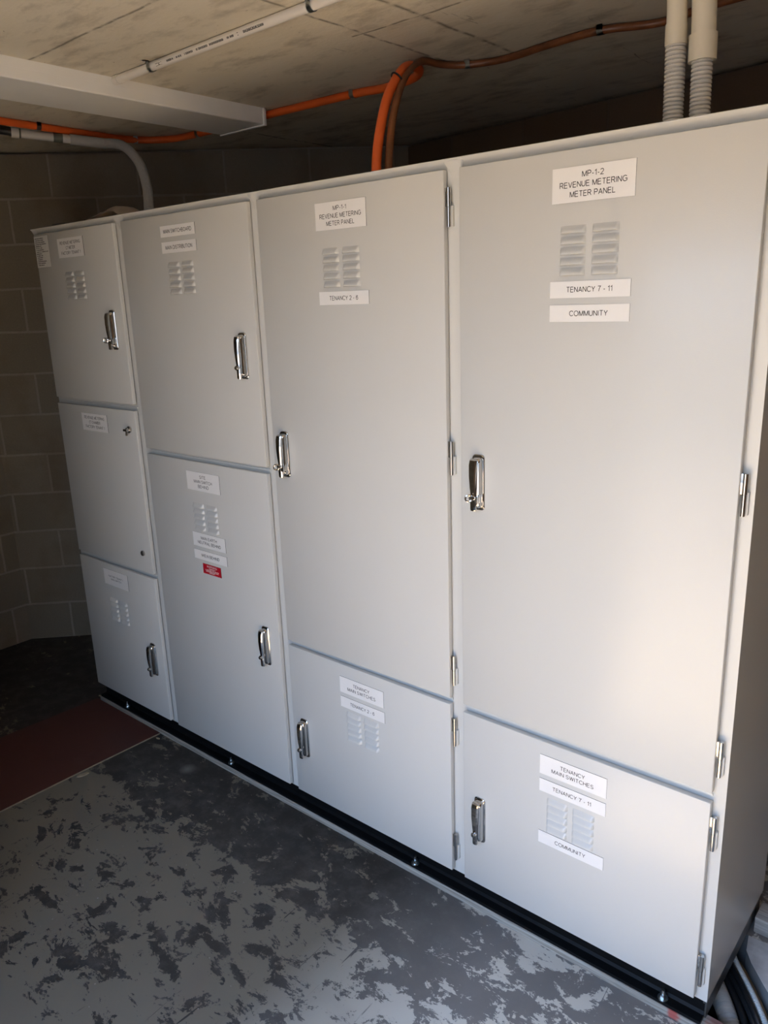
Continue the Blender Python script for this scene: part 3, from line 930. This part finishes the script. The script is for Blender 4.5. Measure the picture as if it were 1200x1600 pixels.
# orange cable and its brown companion
def cable(name, pts, r, mat, lab, clips, cat='cable', step=.02):
    root = empty(name, pts[0]); tag(root, lab, cat)
    bm = bmesh.new(); tube(bm, smooth_path(pts, step), r, 14)
    obj('sheath', bm, mat, root)
    for p, al in clips: clip(root, p, al, r, .018, ZINC, False)
    return root
orange_pts = [(-2.71, -1.285, 2.384), (-2.725, -.6, 2.384), (-2.727, 0.0, 2.385), (-2.735, .30, 2.385), (-2.735, .53, 2.385), (-2.64, .665, 2.385), (-2.45, .70, 2.385), (-2.0, .691, 2.385), (-1.578, .706, 2.385),
              (-1.45, .72, 2.383), (-1.285, .672, 2.376), (-1.185, .57, 2.366), (-1.138, .44, 2.337), (-1.104, .32, 2.24), (-1.066, .23, 2.117), (-1.054, .20, 2.028), (-1.052, .20, 1.9935)]
oc = cable('orange_cable', orange_pts, .0135, ORANGE, 'thick orange cable looping off the ceiling down behind the cabinet tops',
           [((-2.730, .145, 2.385), (0, 1, 0)), ((-2.722, .575, 2.385), (.5, .8, 0)), ((-2.45, .70, 2.385), (1, 0, 0)), ((-1.578, .706, 2.385), (1, .05, 0))])
bm = bmesh.new(); ring(bm, (-1.122, .385, 2.295), (.3, .7, .65), .021, .0025); obj('cable_tie', bm, RUBBER, oc)
brown_pts = [(1.3, .74, 2.386), (.4, .75, 2.386), (-.30, .730, 2.386), (-.507, .772, 2.386), (-.661, .712, 2.386), (-.821, .72, 2.386), (-.988, .745, 2.386), (-1.108, .708, 2.386), (-1.162, .65, 2.388), (-1.166, .56, 2.381),
             (-1.118, .42, 2.311), (-1.062, .29, 2.18), (-1.019, .21, 2.034), (-1.015, .205, 1.9935)]
cable('brown_cable', brown_pts, .0105, BROWN, 'thinner brown cable along the ceiling dropping beside the orange one',
      [((-1.100, .712, 2.386), (1, .2, 0)), ((-.661, .712, 2.386), (1, 0, 0)), ((-.02, .735, 2.386), (1, 0, 0))])

# grey flexible conduit at the far end with its couplings and the black cable that enters it
flex = empty('flexible_conduit', (-2.262, .28, 1.993))
tag(flex, 'grey corrugated conduit bending from the ceiling to the far cabinet top', 'conduit')
fpts = [(-2.680, .385, 2.346), (-2.586, .42, 2.326), (-2.455, .40, 2.245), (-2.345, .35, 2.141), (-2.275, .30, 2.045), (-2.262, .29, 1.9935)]
bm = bmesh.new(); corrugated(bm, smooth_path(fpts, .01), .0190, .0066, .0032, 18); obj('corrugated_section', bm, PVC_GREY, flex)
A, B_ = Vector((-2.803, .073, 2.366)), Vector((-2.670, .390, 2.343))
dirv = (B_ - A)
bm = bmesh.new(); tube(bm, [A + dirv * .10, A + dirv * .62], .0165, 18); tube(bm, [A + dirv * .0, A + dirv * .08], .0195, 18); obj('coupling', bm, PVC_MID, flex)
bm = bmesh.new(); tube(bm, [A + dirv * .62, A + dirv * 1.02], .0200, 18); obj('coupling', bm, PVC_GREY, flex)
bm = bmesh.new(); tube(bm, [A + dirv * .44, A + dirv * .54], .0175, 18); obj('tape_band', bm, TAPE, flex)
bm = bmesh.new(); tube(bm, [A + dirv * .08, A + dirv * .10], .0175, 18); obj('tape_band', bm, TAPE, flex)
bm = bmesh.new(); tube(bm, smooth_path([(-2.86, -1.28, 2.376), (-2.84, -.5, 2.376), (-2.815, .0, 2.374), A + dirv * .02], .04), .0165, 14)
tag(obj('black_cable', bm, RUBBER, None, origin=(-2.82, -.2, 2.376)), 'black cable on the ceiling entering the grey conduit beside the white duct', 'cable')

# big conduits into the open-end cabinet
def big_conduit(pts, rc, zc0, zc1, r_coup, r_bend, lab, lean):
    x, y = pts
    root = empty('entry_conduit', (x, y, 1.993)); tag(root, lab, 'conduit', 'conduits entering the cabinet top')
    ax = lambda z: (x + lean[0] * (z - 2.0), y + lean[1] * (z - 2.0), z)
    bm = bmesh.new(); corrugated(bm, [ax(1.9935), ax(zc0 + .008)], rc, .0078, .0038, 22); obj('corrugated_section', bm, PVC_MID, root)
    bm = bmesh.new(); tube(bm, [ax(zc0), ax(zc0 + .001), ax(zc0 + .002), ax(zc1 - .002), ax(zc1)], lambda s: r_coup, 24); obj('coupling', bm, PVC, root)
    p = Vector(ax(zc1 - .005))
    pts = [p, Vector(ax(zc1 + .03)), Vector(ax(zc1 + .03)) + Vector((-.006, .006, .06)), Vector(ax(zc1 + .03)) + Vector((-.016, .018, .115)), (p.x - .022, p.y + .03, 2.399)]
    bm = bmesh.new(); tube(bm, smooth_path(pts, .012), r_bend, 24); obj('bend', bm, PVC, root)
big_conduit((-.247, .20), .0205, 2.167, 2.206, .0215, .0198, 'cream conduit entering the cabinet top, slimmer coupling of the pair', (-.02, 0))
big_conduit((-.193, .20), .0205, 2.128, 2.176, .0268, .0232, 'cream conduit entering the cabinet top, wider coupling of the pair', (-.02, 0))

# crumpled paper on the far cabinets
bm = bmesh.new()
nx, ny = 34, 10
import mathutils
prof = [(0, .008), (.15, .016), (.42, .026), (.58, .034), (.68, .046), (.76, .044), (.86, .024), (.92, .020), (1, .010)]
def prof_z(u):
    for (a, za), (b, zb) in zip(prof, prof[1:]):
        if a <= u <= b: return za + (zb - za) * (u - a) / (b - a)
    return prof[-1][1]
G = []
for i in range(nx + 1):
    row = []
    for j in range(ny + 1):
        u, v = i / nx, j / ny
        x = -2.50 + .37 * u; y = .075 + .05 * u + .12 * v
        lift = max(0.0, math.sin(math.pi * min(1, v * 1.15))) ** .5 * .35 + .65
        z = 1.993 + prof_z(u) * lift * (1.25 if u > .3 else 1.0) + .005 * mathutils.noise.noise((x * 22, y * 22, 0)) + .003 * mathutils.noise.noise((x * 60, y * 60, 3))
        row.append(bm.verts.new((x, y, max(z, 1.9945))))
    G.append(row)
for i in range(nx):
    for j in range(ny): bm.faces.new((G[i][j], G[i + 1][j], G[i + 1][j + 1], G[i][j + 1]))
bmesh.ops.solidify(bm, geom=bm.faces[:], thickness=-.0008)
tag(obj('crumpled_paper', bm, WRAP, None, origin=(-2.3, .2, 1.9935), angle=60), 'crumpled brown paper lying on top of the far cabinets', 'paper')
bm = bmesh.new(); box(bm, -2.610, -2.520, .08, .16, 1.9932, 2.014, 0, .006)
tag(obj('packing_block', bm, plain('dark_grey_foam', (0.10, 0.09, 0.08), 0.8), None, origin=(-2.56, .12, 1.993)), 'small dark block on the far cabinet top beside the crumpled paper', 'block')

# ------------------------------------------------------------------ cable pit at the open end
def pit_item(name, pts, r, mat, lab, cat, corr=None, seg=16):
    bm = bmesh.new()
    path = smooth_path(pts, .012)
    if corr: corrugated(bm, path, r, corr[0], corr[1], seg)
    else: tube(bm, path, r, seg)
    return tag(obj(name, bm, mat, None, origin=pts[0]), lab, cat, 'conduits and cables in the floor pit')
CORR_PALE = plain('pale_grey_pit_conduit', (0.50, 0.50, 0.47), 0.45, 0, 0.05, 12)
CORR_WHITE = plain('white_pit_conduit', (0.62, 0.64, 0.62), 0.4, 0, 0.05, 12)
pit_item('pit_conduit', [(-.20, .37, -.05), (-.10, .33, -.045), (-.042, .257, -.045), (-.006, .212, -.046), (.048, .140, -.055), (.085, .095, -.11), (.10, .080, -.22), (.10, .08, -.40)], .0240, CORR_PALE, 'fat pale grey corrugated conduit in the floor pit, nearest the black plinth', 'conduit', (.0075, .0036), 20)
pit_item('pit_cable', [(-.19, .375, -.075), (-.08, .345, -.05), (-.018, .277, -.041), (.032, .220, -.042), (.086, .147, -.054), (.132, .088, -.14), (.142, .08, -.40)], .0088, RUBBER, 'thick black cable in the floor pit, against the fat corrugated conduit', 'cable')
pit_item('pit_cable', [(-.17, .375, -.05), (-.07, .350, -.032), (-.008, .283, -.030), (.050, .218, -.031), (.104, .152, -.042), (.165, .10, -.13), (.18, .08, -.40)], .0084, RUBBER, 'middle one of the three black cables in the floor pit', 'cable')
pit_item('pit_cable', [(-.15, .378, -.03), (-.06, .355, -.017), (-.003, .290, -.015), (.055, .221, -.015), (.112, .152, -.028), (.19, .10, -.13), (.205, .08, -.40)], .0075, RUBBER, 'thin black cable crossing in the floor pit, against the slim white conduit', 'cable')
pit_item('pit_conduit', [(-.12, .372, -.04), (-.04, .362, -.022), (.022, .285, -.020), (.072, .225, -.020), (.121, .166, -.030), (.19, .115, -.10), (.22, .09, -.40)], .0088, CORR_WHITE, 'slim white corrugated conduit in the floor pit, beside the concrete edge', 'conduit', (.0046, .0022), 14)
pit_item('pit_cable', [(-.04, .378, -.065), (.030, .315, -.055), (.079, .250, -.050), (.114, .205, -.055), (.20, .130, -.14), (.235, .09, -.40)], .0075, TAN, 'tan cable deep in the floor pit, behind the slim white conduit', 'cable')

bm = bmesh.new(); box(bm, .026, 1.2, .405, .475, 0.0005, .050, 0, .003)
plank = obj('timber_plank', bm, mat_timber('pale_form_timber', (0.36, 0.34, 0.31), (0.60, 0.58, 0.54), None), None, origin=(0, 0, 0))
tag(plank, 'pale grained timber plank on the slab behind the cabinet, past the pit', 'plank')
